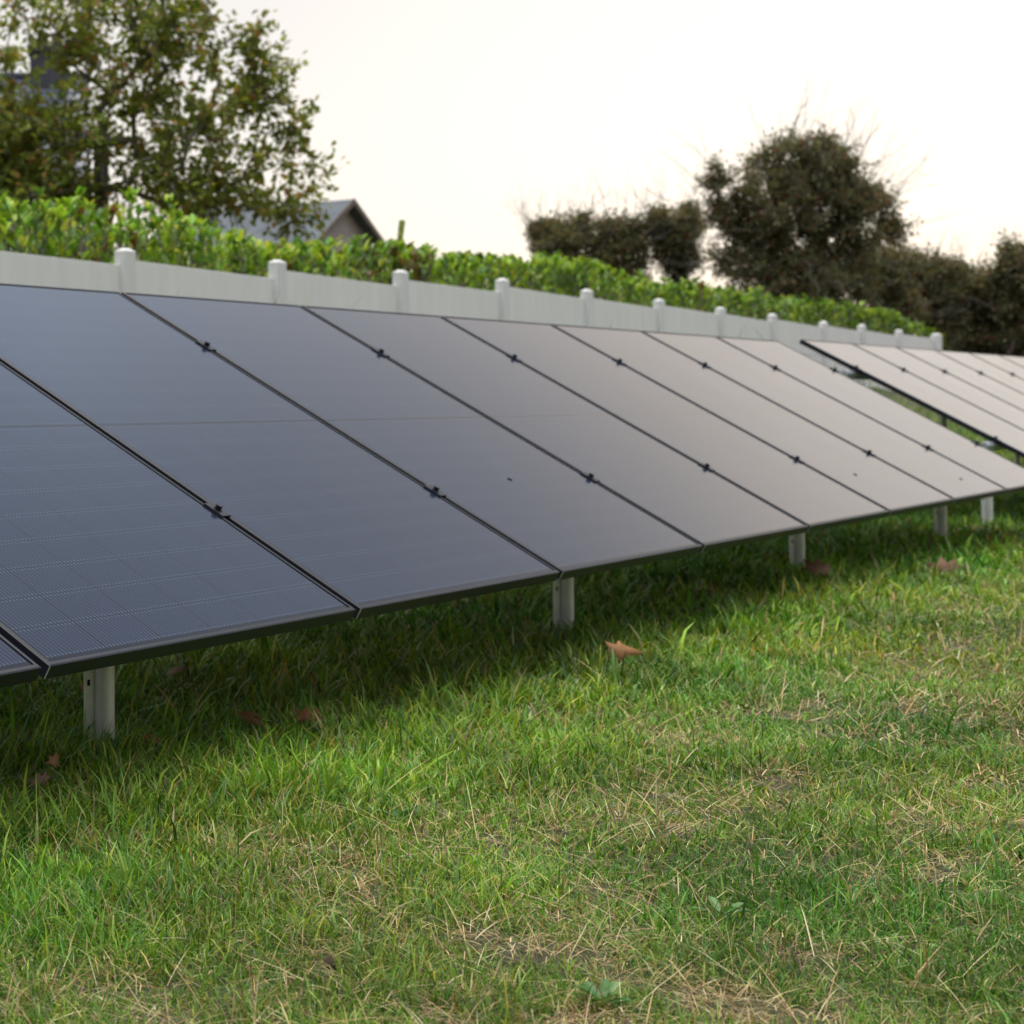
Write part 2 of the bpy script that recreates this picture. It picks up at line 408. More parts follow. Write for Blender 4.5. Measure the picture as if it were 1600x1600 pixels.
# ------------------------------------------------------------------ solar panels
W_, T_ = 1.131, 0.029
def make_panel():
    root = empty('solar_panel')
    f = MB(); lip = 0.011
    z1, zr = 0.0, -T_
    # mitred frame: outer profile with lip, four pieces
    o_ = [(0, 0), (W_, 0), (W_, PL), (0, PL)]; i_ = [(lip, lip), (W_ - lip, lip), (W_ - lip, PL - lip), (lip, PL - lip)]
    j_ = [(0.003, 0.003), (W_ - 0.003, 0.003), (W_ - 0.003, PL - 0.003), (0.003, PL - 0.003)]
    for k in range(4):
        a, c = k, (k + 1) % 4
        pts = [(*o_[a], z1 - 0.0015), (*o_[c], z1 - 0.0015), (*o_[c], zr), (*o_[a], zr),
               (*i_[a], z1), (*i_[c], z1), (*i_[c], -0.004), (*i_[a], -0.004), (*j_[a], z1), (*j_[c], z1)]
        f.add(pts, [(0, 1, 2, 3)[::-1], (0, 1, 9, 8), (8, 9, 5, 4), (4, 5, 6, 7)])
        q = 0.022 if k in (0, 2) else 0.022
        ii = [(q, q), (W_ - q, q), (W_ - q, PL - q), (q, PL - q)]
        f.add([(*o_[a], zr), (*o_[c], zr), (*ii[c], zr), (*ii[a], zr)], [(0, 1, 2, 3)])
    f.build('frame', [M_frame], root)
    s = MB()                                                   # pale metal strip drawn as the light caught on the mitred front corner
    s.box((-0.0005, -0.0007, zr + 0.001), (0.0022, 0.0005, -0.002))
    s.build('corner_seam', [M_cornerglint], root)
    gl = MB(); gl.box((lip - 0.001, lip - 0.001, -0.006), (W_ - lip + 0.001, PL - lip + 0.001, -0.0018))
    gl.build('glass', [M_cells], root)
    bk = MB(); bk.box((0.55, 0.80, -0.022), (0.60, 0.90, -0.0065)); bk.build('junction_box', [M_bolt], root)
    return root
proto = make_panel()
ords = ['first', 'second', 'third', 'fourth', 'fifth', 'sixth', 'seventh', 'eighth', 'ninth', 'tenth']
T1_FROM, T1_TO = -4, 6
labels1 = {
 -4: 'dark solar panel running out past the left edge of the near row',
 -3: 'sliver of dark blue solar panel at the lower left corner of the near row',
 -2: 'nearest dark blue solar panel with fine silver cell wires, above the leftmost post',
 -1: 'second large panel from the left, dark blue grey with faint cell lines',
 0: 'grey black solar panel just right of the post beside the pointed brown leaf',
 1: 'fourth panel from the left, in the middle of the near row, smooth grey',
 2: 'fifth panel from the left in the near row, above the second pair of dead leaves',
 3: 'sixth panel from the left in the near row, beige with reflected sky',
 4: 'pale beige panel with a small dark speck, next to last of the near row',
 5: 'last pale panel of the near row, bordering the gap between the rows',
}
def clone(root, name_loc):
    r = root.copy(); col.objects.link(r)
    for ch in root.children:
        c = ch.copy(); col.objects.link(c); c.parent = r
    return r
first = True
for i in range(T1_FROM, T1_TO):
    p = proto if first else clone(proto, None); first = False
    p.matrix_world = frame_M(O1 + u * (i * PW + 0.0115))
    tag(p, labels1[i], 'solar panel', 'solar panels in the near row')
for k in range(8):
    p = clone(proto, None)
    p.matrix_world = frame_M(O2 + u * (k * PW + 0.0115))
    tag(p, ['pale pink panel at the near end of the far row, beside the gap',
            'second pale panel of the far row from the gap', 'third pale panel of the far row from the gap',
            'fourth pale panel of the far row from the gap', 'fifth pale panel of the far row from the gap',
            'sixth pale panel of the far row from the gap, its top at the right edge',
            'seventh pale panel of the far row, past the right edge', 'eighth pale panel at the far end of the far row'][k],
        'solar panel', 'solar panels in the far row')

# little specks of dirt on two panels of the near row
for i, x, y in SPECKS:
    pan = [o for o in col.objects if o.get('category') == 'solar panel' and o.get('group') == 'solar panels in the near row'][i - T1_FROM]
    b = MB(); b.prism([(x + 0.005 * math.cos(a) * (1 + .4 * math.sin(3 * a)), y + 0.008 * math.sin(a)) for a in [k * math.pi / 6 for k in range(12)]], -0.0015, 0.0012)
    b.build('dirt_speck', [M_bolt], pan)

# ------------------------------------------------------------------ mounting frames
V1, V2 = 0.254 * PL, 0.777 * PL
def lathe_poly(prof, th):
    """open profile polyline (x,y) thickened to a closed polygon"""
    p = np.array(prof, float); t = np.gradient(p, axis=0); t = unit(t); nn = np.stack([-t[:, 1], t[:, 0]], 1)
    return [tuple(q) for q in p] + [tuple(q) for q in (p + nn * th)[::-1]]
def post_profile():
    # flat flange with a half-round web beside it
    pr = [(-0.034, 0.020), (-0.034, 0.009), (-0.024, 0.009), (-0.014, 0.009)]
    for k in range(0, 15):
        a = math.pi * (1 - k / 14)
        pr.append((0.011 + 0.023 * math.cos(a), 0.010 - 0.024 * math.sin(a)))
    return pr
PP = post_profile()
def make_rack(o, j0, j1, post_along, label, rail_ext):
    M = frame_M(o)
    root = empty('mounting_frame', (o[0] + u[0] * 2, o[1] + u[1] * 2, 0), label, 'mounting frame')
    L = root.location
    def bld(b, name, mats, **k): return b.build(name, mats, root, off=L, **k)
    for vv in (V1, V2):                                         # purlins under the panels
        b = MB(); x0, x1 = j0 * PW - rail_ext[0], j1 * PW + rail_ext[1]
        b.box((x0, vv - 0.020, -T_ - 0.045), (x1, vv + 0.020, -T_ - 0.001), M)
        b.box((x0 + 0.001, vv - 0.006, -T_ - 0.001), (x1 - 0.001, vv + 0.006, -T_ + 0.004), M)
        bld(b, 'rail', [M_alu])
    for i in range(j0, j1 + 1):
        for vv in (V1, V2):                                     # clamps with their bolt
            e = -1 if i == j0 else (1 if i == j1 else 0)
            b = MB(); xc = i * PW
            b.box((xc - 0.019, vv - 0.030, 0.0006), (xc + 0.019, vv + 0.030, 0.0036), M)
            b.box((xc - 0.0085, vv - 0.030, -T_), (xc - 0.0060, vv + 0.030, 0.0005), M)
            b.box((xc + 0.0060, vv - 0.030, -T_), (xc + 0.0085, vv + 0.030, 0.0005), M)
            c = b.build('clamp', [M_frame], root, off=L)
            bo = MB(); hexa = [(xc + 0.0085 * math.cos(a), vv + 0.0085 * math.sin(a)) for a in [k * math.pi / 3 for k in range(6)]]
            wash = [(xc + 0.011 * math.cos(a), vv + 0.011 * math.sin(a)) for a in [k * math.pi / 8 for k in range(16)]]
            bo.prism(wash, 0.0038, 0.0055, M); bo.prism(hexa, 0.0057, 0.0150, M)
            bb = bo.build('bolt', [M_bolt], None, off=L); bb.parent = c
    for al in post_along:
        for vv, nm in ((V1, 'front'), (V2, 'rear')):
            P = o + u * (al * PW) + v * vv - n_ * (T_ + 0.046)
            PM = Matrix(((u[0], m_[0], 0, P[0]), (u[1], m_[1], 0, P[1]), (0, 0, 1, 0), (0, 0, 0, 1)))
            if nm == 'front':
                PM = PM @ Matrix.Translation((0, -0.02, 0)) @ Matrix.Rotation(R(-38), 4, 'Z')
            b = MB()
            b.prism(lathe_poly(PP, 0.003), -0.35, P[2] - 0.004, PM)
            slot = [(-0.0255 + 0.0036 * math.cos(a), 0.0075 * (1 if math.sin(a) > 0 else -1) * 0.4 + 0.0045 * math.sin(a)) for a in [k * math.pi / 8 for k in range(16)]]
            S = PM @ Matrix.Translation((0, 0.0089, P[2] - 0.295)) @ Matrix.Rotation(R(90), 4, 'X')
            b.prism(slot, -0.0002, 0.0003, S, 1)
            b.build('post', [M_galv, M_hole], root, off=L)
        # sloping rafter between the two posts
        xr = al * PW + 0.04
        b = MB(); b.box((xr - 0.02, V1 - 0.22, -T_ - 0.105), (xr + 0.02, V2 + 0.15, -T_ - 0.046), M)
        b.build('rafter', [M_galv], root, off=L)
    return root
make_rack(O1, T1_FROM, T1_TO, [-3.58, -1.39, 0.842, 3.052, 5.30], 'galvanised steel frame of posts, rails and clamps carrying the near row of panels', (0.12, 0.10))
make_rack(O2, 0, 8, [-0.13, 2.1, 4.3, 6.5], 'steel frame of posts and rails carrying the far row of panels beyond the gap', (0.19, 0.12))

# ------------------------------------------------------------------ foliage tools
def leaf_cloud(pos, axis, nrm, L, W, cols, fold=0.25):
    """six-cornered folded leaves; returns verts, faces, colours"""
    n = len(pos); axis = unit(axis); nrm = unit(nrm - axis * np.sum(nrm * axis, 1, keepdims=True)); side = np.cross(axis, nrm)
    L = L[:, None]; W = W[:, None]
    base = pos; tip = pos + axis * L - nrm * L * 0.10
    l1 = pos + axis * L * 0.32 + side * W * 0.5 + nrm * W * fold
    l2 = pos + axis * L * 0.72 + side * W * 0.42 + nrm * W * fold * 0.6
    r1 = pos + axis * L * 0.32 - side * W * 0.5 + nrm * W * fold
    r2 = pos + axis * L * 0.72 - side * W * 0.42 + nrm * W * fold * 0.6
    V = np.stack([base, r1, r2, tip, l2, l1], 1).reshape(-1, 3)
    b = np.arange(n)[:, None] * 6
    F = np.concatenate([b + np.array([[0, 1, 2, 3]]), b + np.array([[0, 3, 4, 5]])])
    return V, F, np.repeat(cols, 6, axis=0)

def tubes(segs, sides=5):
    """segs list of (p0,p1,r0,r1)"""
    p0 = np.array([s[0] for s in segs], float); p1 = np.array([s[1] for s in segs], float)
    r0 = np.array([s[2] for s in segs])[:, None]; r1 = np.array([s[3] for s in segs])[:, None]
    d = unit(p1 - p0); ref = np.where(np.abs(d[:, 2:3]) < 0.9, [[0, 0, 1.0]], [[1.0, 0, 0]])
    a = unit(np.cross(d, ref)); b = np.cross(d, a)
    V = []
    for k in range(sides):
        t = 2 * math.pi * k / sides; V.append(p0 + (a * math.cos(t) + b * math.sin(t)) * r0)
    for k in range(sides):
        t = 2 * math.pi * k / sides; V.append(p1 + (a * math.cos(t) + b * math.sin(t)) * r1)
    V = np.stack(V, 1).reshape(-1, 3)
    base = np.arange(len(segs))[:, None] * 2 * sides
    F = np.concatenate([base + np.array([[k, (k + 1) % sides, sides + (k + 1) % sides, sides + k]]) for k in range(sides)])
    return V, F

def pick_cols(n, palette, weights, jit=0.25):
    c = np.array(palette)[rng.choice(len(palette), n, p=np.array(weights) / sum(weights))]
    return np.clip(c * (1 + rng.normal(0, jit, (n, 1))) * (1 + rng.normal(0, 0.06, (n, 3))), 0.003, 1)

def make_tree(name, base, trunk_top, blobs, leaf_n, leaf_L, palette, weights, mat_leaf, label, cat, group=None,
              spread=0.24, twigs=0, twig_len=0.6, trunk_r=0.09, up=0.2, stems=1, berries=0):
    """blobs: (centre, radii, number of leaf clusters)."""
    base = np.array(base, float); root = empty(name, base, label, cat, group)
    nodes = [base.copy(), base + (np.array(trunk_top) - base) * 0.5 + rng.normal(0, 0.04, 3), np.array(trunk_top, float)]
    par = [-1, 0, 1]; leafn = [0, 0, 0]
    for s in range(1, stems):
        e = np.array(trunk_top) + np.array([rng.normal(0, .25), rng.normal(0, .25), rng.normal(0, .2)])
        nodes += [base * .5 + e * .5 + rng.normal(0, .08, 3), e]; par += [0, len(nodes) - 2]; leafn += [0, 0]
    cent = []
    for c, r, k in blobs:
        c = np.array(c, float); r = np.array(r, float)
        d = unit(rng.normal(0, 1, (k, 3))) * (rng.random((k, 1)) ** 0.45)
        cent.append(c + d * r)
    cent = np.concatenate(cent)
    order = np.argsort(np.linalg.norm(cent - nodes[2], axis=1))
    tips = []
    for ci in order:
        p = cent[ci]; A = np.array(nodes)
        dd = np.linalg.norm(A - p, axis=1) + 0.6 * np.maximum(0, A[:, 2] - p[2]) + 0.02 * np.arange(len(A)) ** 0.5 * 0
        dd[0] += 9
        q = int(np.argmin(dd)); L = np.linalg.norm(p - A[q])
        k = max(1, int(L / 0.35)); last = q
        for s in range(1, k + 1):
            t = s / k
            x = A[q] * (1 - t) + p * t + np.array([0, 0, 0.10 * L * math.sin(t * math.pi)]) + (rng.normal(0, 0.04, 3) if s < k else 0)
            nodes.append(x); par.append(last); leafn.append(0); last = len(nodes) - 1
        tips.append(last)
    cnt = np.zeros(len(nodes))
    for t in tips:
        while t >= 0: cnt[t] += 1; t = par[t]
    rad = np.maximum(0.004, trunk_r * (cnt / cnt[0]) ** 0.5)
    segs = [(nodes[par[i]], nodes[i], min(rad[par[i]], rad[i] * 1.6), rad[i]) for i in range(1, len(nodes))]
    # twigs round every cluster with leaves along them
    P = []; Ax = []
    per = max(1, leaf_n // len(tips))
    for t in tips:
        c = nodes[t]; k = max(3, per // 9)
        for _ in range(k):
            d = unit(rng.normal(0, 1, 3) + np.array([0, 0, up])); ln = spread * (0.5 + rng.random())
            e = c + d * ln; segs.append((c, e, 0.004, 0.002))
            m = max(1, per // k); tt = rng.random(m) ** 0.6
            P.append(c + (e - c) * tt[:, None] + rng.normal(0, spread * 0.16, (m, 3))); Ax.append(np.tile(d, (m, 1)) + rng.normal(0, 0.6, (m, 3)))
    P = np.concatenate(P); Ax = np.concatenate(Ax); n = len(P)
    nr = np.array([[0, 0, 1.0]]) + rng.normal(0, 0.75, (n, 3))
    L_ = leaf_L * rng.uniform(0.6, 1.25, n)
    patch = np.clip(0.7 + 0.6 * vnoise(P[:, 0] + P[:, 2], P[:, 1] + P[:, 2] * 0.7, 0.5, 11), 0.6, 1.35)[:, None]
    V, F, C = leaf_cloud(P, Ax, nr, L_, L_ * rng.uniform(0.42, 0.62, n), pick_cols(n, palette, weights) * patch)
    np_mesh('crown', V, [F], [mat_leaf], root, C, off=base)
    for _ in range(twigs):                                      # bare shoots standing out of the crown
        t = tips[rng.integers(len(tips))]; c = nodes[t]
        ctr = cent.mean(0); d = unit(c - ctr + np.array([0, 0, 0.25]) + rng.normal(0, 0.15, 3)); p = c; r = 0.008
        for s in range(5):
            d = unit(d + rng.normal(0, 0.16, 3) + np.array([0.03, 0, 0.05])); q = p + d * twig_len * rng.uniform(0.15, 0.3)
            segs.append((p, q, r, r * 0.75)); r *= 0.75; p = q
            if s > 0 and rng.random() < 0.7:
                dd2 = unit(d + rng.normal(0, 0.5, 3)); segs.append((p, p + dd2 * twig_len * 0.22, r, r * 0.5))
    V, F = tubes(segs); np_mesh('trunk', V, [F], [M_bark], root, smooth=True, off=base)
    return root

def at(px, py, Y):
    """a point Y metres deep, given the direction in which the photograph shows it"""
    X = (px - CX) / FPX; Z = -(py - CY) / FPX; c, s = math.cos(PITCH), math.sin(PITCH)
    d = np.array([X, c + Z * s, -s + Z * c]); d = d * (Y / d[1])
    return d + np.array([0, 0, EYE])
def blob(px, py, rx, ry, Y, k, rd=None):
    q = Y / FPX
    return (at(px, py, Y), (rx * q, rd if rd else (rx + ry) * 0.5 * q, ry * q), k)

# ------------------------------------------------------------------ tree on the left
YT = 20.0
make_tree('oak_tree', at(163, 614 + EYE * FPX / YT, YT) * [1, 1, 0], at(158, 235, YT),
    [blob(50, 215, 125, 85, YT, 88, 1.1), blob(50, 300, 140, 50, YT, 62, 1.1), blob(-60, 120, 90, 150, YT, 25, 1.1),
     blob(250, 60, 120, 90, YT, 42, 1.1), blob(330, 200, 135, 110, YT, 58, 1.2), blob(360, 320, 115, 42, YT, 24, 0.9),
     blob(270, 290, 90, 60, YT, 22, 0.9), blob(110, 20, 120, 45, YT, 26, 1.0), blob(108, 88, 34, 36, YT, 9, 0.5), blob(180, 150, 60, 90, YT, 18, 0.9),
     blob(200, -90, 190, 90, YT, 40, 1.3), blob(425, 120, 38, 38, YT, 7, 0.4), blob(455, 200, 22, 35, YT, 4, 0.3), blob(488, 268, 20, 16, YT, 2, 0.2),
     blob(395, 70, 30, 40, YT, 5, 0.3), blob(460, 330, 30, 30, YT, 5, 0.3)],
    21500, 0.09, [(0.22, 0.275, 0.045), (0.30, 0.315, 0.055), (0.15, 0.205, 0.042), (0.35, 0.22, 0.06), (0.44, 0.22, 0.075), (0.38, 0.42, 0.075)],
    [40, 22, 20, 7, 3, 8], M_oak, 'tall loose tree with olive and rust coloured leaves behind the hedge on the left', 'tree', spread=0.26, trunk_r=0.085, twigs=10, twig_len=0.5)

# ------------------------------------------------------------------ dark trees on the right
DK = [(0.165, 0.17, 0.072), (0.125, 0.14, 0.06), (0.21, 0.175, 0.09), (0.22, 0.15, 0.09), (0.26, 0.06, 0.05)]
DW = [34, 30, 20, 12, 4]
YR = 30.0
make_tree('hawthorn_tree', at(1265, 600, YR) * [1, 1, 0], at(1262, 400, YR),
    [blob(1240, 310, 92, 85, YR, 60, 0.9), blob(1265, 260, 70, 48, YR, 28, 0.7), blob(1175, 345, 62, 55, YR, 26, 0.8), blob(1320, 340, 62, 60, YR, 30, 0.8),
     blob(1378, 325, 18, 18, YR, 5, 0.2), blob(1385, 355, 20, 14, YR, 5, 0.2), blob(1255, 430, 125, 42, YR, 60, 0.9), blob(1150, 410, 45, 30, YR, 8, 0.5), blob(1260, 490, 120, 50, YR, 30, 0.9), blob(1118, 290, 18, 40, YR, 4, 0.3)],
    62000, 0.062, DK, DW, M_dark, 'big dark hawthorn tree with bare shoots on top, standing tallest on the right', 'tree', 'dark hawthorns on the right', spread=0.24, twigs=190, twig_len=0.95, trunk_r=0.12)
YB = 34.0
for (px, py, rx, ry, lab) in ((880, 378, 46, 40, 'leftmost round dark bush showing above the hedge, left of the big hawthorn'),
                              (968, 388, 42, 45, 'middle brownish bush of the three small ones above the hedge'),
                              (1052, 370, 34, 46, 'upright dark bush next to the left side of the big hawthorn')):
    make_tree('hawthorn_bush', at(px, 614 + EYE * FPX / YB, YB) * [1, 1, 0], at(px + 5, py + 50, YB),
        [blob(px, py, rx, ry, YB, 34, 0.5), blob(px + 12, py + 50, rx * 0.7, 40, YB, 16, 0.5), blob(px - rx * .5, py - ry * .4, 18, 20, YB, 5, .3), blob(px + rx * .6, py - ry * .5, 16, 18, YB, 5, .3)],
        15000, 0.065, DK, DW, M_dark, lab, 'bush', 'dark hawthorns on the right', spread=0.22, twigs=60, twig_len=0.8, trunk_r=0.07, stems=2)
HB = [((1385, 450, 48, 62), 35, 'dark shrub of the right hedgerow touching the big hawthorn'),
      ((1450, 456, 52, 50), 36, 'dark shrub with a pointed top in the right hedgerow, past the wall end'),
      ((1525, 474, 50, 46), 36.5, 'brown green shrub in the right hedgerow above the far panels'),
      ((1592, 455, 50, 62), 35.5, 'tall green brown shrub of the hedgerow at the right edge'),
      ((1670, 450, 52, 66), 36, 'hedgerow shrub just beyond the right edge')]
for (px, py, rx, ry), Y, lab in HB:
    make_tree('hedgerow_shrub', at(px, 614 + EYE * FPX / Y, Y) * [1, 1, 0], at(px, py + 60, Y),
        [blob(px, py, rx, ry, Y, 40, 0.8), blob(px, py + 75, rx * 1.1, 60, Y, 36, 0.9), blob(px - rx * .4, py - ry * .75, 20, 26, Y, 6, .3), blob(px + rx * .5, py - ry * .65, 18, 22, Y, 5, .3)],
        22000, 0.065, DK + [(0.055, 0.065, 0.018)], DW + [14], M_dark, lab, 'shrub', 'dark hedgerow on the right', spread=0.25, twigs=60, twig_len=0.7, trunk_r=0.06, stems=3)

# ------------------------------------------------------------------ laurel hedge
def build_hedge():
    prof = np.array([(-5, 1.95), (-2.5, 1.98), (-0.99, 1.93), (-0.63, 1.95), (-0.31, 1.95), (0.15, 2.03), (0.36, 1.93), (0.72, 2.00), (1.02, 1.98), (1.5, 1.88), (2.17, 1.90), (2.71, 1.86),
                     (3.48, 1.96), (4.33, 1.95), (5.49, 1.94), (6.13, 2.00), (6.53, 2.04), (7.52, 2.03), (8.29, 2.03), (9.28, 1.99), (10.92, 1.94), (13.03, 1.98), (15.5, 1.96), (17.81, 2.0), (20.12, 1.88), (21.6, 1.70)])
    root = empty('laurel_hedge', wp(9, 0.6, 0), 'bright green laurel hedge growing along the back of the concrete wall', 'hedge')
    off = np.array(root.location)
    # upright shoots, each with whorls of leaves
    ns = 3000
    s = rng.uniform(-5, 21.7, ns); o = rng.uniform(0.20, 1.15, ns)
    top = np.interp(s, prof[:, 0], prof[:, 1]) - 0.015 + 0.08 * (vnoise(s, o, 0.35, 21) - 0.5) * 2 + rng.normal(0, 0.04, ns) - 0.10 * np.abs(o - 0.55)
    top = top + np.where((s < 1.6) & (rng.random(ns) < 0.12), rng.uniform(0.02, 0.12, ns), 0)
    extra = np.array([(0.83, 0.5, 2.18), (0.80, 0.55, 2.14), (0.20, 0.5, 2.11), (0.10, 0.45, 2.10)])
    s = np.concatenate([s, extra[:, 0]]); o = np.concatenate([o, extra[:, 1]]); top = np.concatenate([top, extra[:, 2]]); ns = len(s)
    segs = []; P = []; A = []; C = []
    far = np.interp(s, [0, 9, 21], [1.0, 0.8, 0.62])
    for k in range(ns):
        h = rng.uniform(0.45, 0.75); lean = rng.normal(0, 0.10, 2)
        t = np.array(wp(s[k], o[k], top[k])); b = t - np.array([lean[0], lean[1], h])
        segs.append((b, t, 0.006, 0.003))
        m = rng.integers(12, 17); tt = np.concatenate([rng.random(m - 4) ** 0.8, [0.97, 0.99, 1, 1]])
        P.append(b + (t - b) * tt[:, None])
        ang = rng.uniform(0, 2 * math.pi, m); up_ = 0.5 + 0.9 * tt + rng.normal(0, 0.25, m)
        A.append(np.stack([np.cos(ang), np.sin(ang), up_], 1))
        young = rng.random() < 0.55
        c = pick_cols(m, [(0.25, 0.36, 0.030), (0.17, 0.29, 0.028), (0.08, 0.17, 0.022), (0.33, 0.40, 0.055)] if young else [(0.15, 0.25, 0.028), (0.08, 0.165, 0.022), (0.05, 0.11, 0.018), (0.21, 0.29, 0.034)], [35, 30, 20, 15], 0.2)
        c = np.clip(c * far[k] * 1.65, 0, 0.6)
        if 3.2 < s[k] < 4.9 and rng.random() < 0.34: c = pick_cols(m, [(0.16, 0.11, 0.03), (0.20, 0.10, 0.03), (0.09, 0.10, 0.025)], [40, 20, 40], 0.2)
        if rng.random() < 0.012: c = pick_cols(m, [(0.18, 0.09, 0.03)], [1], 0.2)
        C.append(c)
    P = np.concatenate(P); A = np.concatenate(A); C = np.concatenate(C); n = len(P)
    nr = np.cross(A, np.cross(np.array([[0, 0, 1.0]]), A)) + rng.normal(0, 0.35, (n, 3))
    L_ = rng.uniform(0.06, 0.115, n)
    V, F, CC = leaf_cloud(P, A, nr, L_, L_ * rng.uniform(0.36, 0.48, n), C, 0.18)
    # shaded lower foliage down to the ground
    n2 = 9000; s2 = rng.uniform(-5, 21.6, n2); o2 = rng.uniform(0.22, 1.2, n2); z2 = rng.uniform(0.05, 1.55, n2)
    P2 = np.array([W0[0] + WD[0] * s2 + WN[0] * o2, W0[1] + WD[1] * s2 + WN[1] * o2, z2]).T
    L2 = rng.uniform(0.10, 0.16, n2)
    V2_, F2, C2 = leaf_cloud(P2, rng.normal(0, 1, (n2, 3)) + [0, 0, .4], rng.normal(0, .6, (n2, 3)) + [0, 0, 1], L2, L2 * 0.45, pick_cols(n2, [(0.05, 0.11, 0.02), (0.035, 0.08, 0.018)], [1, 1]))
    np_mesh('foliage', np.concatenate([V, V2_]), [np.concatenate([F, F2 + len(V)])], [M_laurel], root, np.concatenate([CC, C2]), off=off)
    for k in range(60):
        s3 = rng.uniform(-5, 21.3); b = np.array(wp(s3, 0.65 + rng.normal(0, .1), -0.05)); t = b + np.array([rng.normal(0, .15), rng.normal(0, .15), 1.5])
        segs.append((b, t, 0.02, 0.01))
    V, F = tubes(segs); np_mesh('stem', V, [F], [M_bark], root, smooth=True, off=off)
    # the sawn-off upright branch with moss on it
    a = np.array(wp(4.28, 0.35, 1.90)); b1 = np.array(wp(4.30, 0.33, 2.11)); b2 = np.array(wp(4.335, 0.33, 2.245))
    V, F = tubes([(a, b1, 0.020, 0.022), (b1, b2, 0.024, 0.027), (b2, b2 + np.array([0, 0, 0.002]), 0.027, 0.001)], 8)
    mm = simple('mossy_wood', (0.24, 0.26, 0.05), 0.9, 0, 0.4, 30)
    np_mesh('cut_branch', V, [F], [mm], root, smooth=True, off=off)
build_hedge()

# ------------------------------------------------------------------ house at the far left
def build_house():
    Y = 38.0
    rx1 = at(128, 122, Y)[0]; ridge = at(0, 122, Y)[2]; x0 = rx1 - 11.0
    root = empty('house', (rx1 - 5.5, Y, 0), 'slate roofed house with a dark chimney, half hidden by the tall tree on the left', 'house')
    L = root.location
    hd = 4.2; eave = 3.3; ov = 0.35
    b = MB()
    b.add([(x0, Y - hd, -.2), (rx1, Y - hd, -.2), (rx1, Y + hd, -.2), (x0, Y + hd, -.2), (x0, Y - hd, eave), (rx1, Y - hd, eave), (rx1, Y + hd, eave), (x0, Y + hd, eave), (x0, Y, ridge - .1), (rx1, Y, ridge - .1)],
          [(0, 1, 5, 4), (2, 3, 7, 6), (1, 2, 6, 9, 5), (3, 0, 4, 8, 7)])
    b.build('wall', [M_render], root, off=L)
    b = MB(); rows = 22; sl = (ridge - eave) / hd
    for sgn in (-1, 1):                                         # overlapping slate courses
        for k in range(rows):
            t0, t1 = k / rows, (k + 1) / rows
            y0 = Y + sgn * ((hd + ov) * (1 - t0)); y1 = Y + sgn * ((hd + ov) * (1 - t1)) 
            z0 = ridge - (hd + ov) * (1 - t0) * sl; z1 = ridge - (hd + ov) * (1 - t1) * sl
            b.add([(x0 - .2, y0, z0 + .05), (rx1 + .15, y0, z0 + .05), (rx1 + .15, y1, z1 + .012), (x0 - .2, y1, z1 + .012), (x0 - .2, y0, z0 + .0), (rx1 + .15, y0, z0 + .0)],
                  [(0, 1, 2, 3), (4, 5, 1, 0)])
    b.box((x0 - .2, Y - .09, ridge + .005), (rx1 + .15, Y + .09, ridge + .10))
    rf = b.build('roof', [M_slate], root, off=L)
    c0 = at(47, 75, Y); c1 = at(105, 75, Y); b = MB()
    b.box((c0[0], Y - .35, ridge - .6), (c1[0], Y + .35, c0[2] - .12)); b.box((c0[0] - .05, Y - .4, c0[2] - .12), (c1[0] + .05, Y + .4, c0[2]))
    ch = b.build('chimney', [M_chim], None, off=L); ch.parent = rf
    b = MB()
    for x in (c0[0] * .68 + c1[0] * .32, c0[0] * .3 + c1[0] * .7):
        b.prism([(x + .10 * math.cos(a), Y + .10 * math.sin(a)) for a in [k * math.pi / 6 for k in range(12)]], c0[2], c0[2] + .3)
    b.build('chimney_pot', [M_chim], None, off=L).parent = rf
build_house()

# ------------------------------------------------------------------ brick outbuilding
def build_shed():
    Y = 40.0; ap = at(552, 311, Y); phi = R(40)
    rd = np.array([-math.cos(phi), math.sin(phi)]); gd = np.array([math.sin(phi), math.cos(phi)])
    M = Matrix(((gd[0], rd[0], 0, ap[0]), (gd[1], rd[1], 0, ap[1]), (0, 0, 1, 0), (0, 0, 0, 1)))   # x across the gable, y along the ridge
    root = empty('brick_outbuilding', (ap[0], ap[1], 0), 'small brick outbuilding with a grey slate gable roof above the hedge', 'outbuilding')
    L = root.location; hw = 1.55; top = ap[2]; ev = 3.95; ln = 4.2
    b = MB()
    P = [(-hw, 0.25, -.2), (hw, 0.25, -.2), (hw, 0.25, ev), (0, 0.25, top - .12), (-hw, 0.25, ev)]
    Q = [(x, ln, z) for x, _, z in P]
    b.add([M @ Vector(p) for p in P + Q], [(0, 1, 2, 3, 4), (9, 8, 7, 6, 5), (0, 4, 9, 5), (1, 6, 7, 2)])
    b.build('wall', [M_brick], root, off=L)
    sl = (top - ev) / hw; ov = 0.16
    for sg in (-1, 1):
        b = MB(); e = hw + ov; ze = top - e * sl
        p = [(0, 0, top), (sg * e, 0, ze), (sg * e, ln + .1, ze), (0, ln + .1, top)]
        q = [(x, y, z - .06) for x, y, z in p]
        b.add([M @ Vector(a) for a in p + q], [(0, 1, 2, 3), (7, 6, 5, 4), (0, 4, 5, 1), (1, 5, 6, 2), (2, 6, 7, 3)])
        rf = b.build('roof', [M_slate2], root, off=L)
        b = MB()                                                # bargeboard
        p = [(0, -.03, top + .02), (sg * e, -.03, ze + .02), (sg * e, -.03, ze - .10), (0, -.03, top - .12)]
        q = [(x, -.002, z) for x, y, z in p]
        b.add([M @ Vector(a) for a in p + q], [(0, 1, 2, 3), (7, 6, 5, 4), (0, 4, 5, 1), (1, 5, 6, 2), (2, 6, 7, 3)])
        b.build('bargeboard', [M_barge], None, off=L).parent = rf
build_shed()

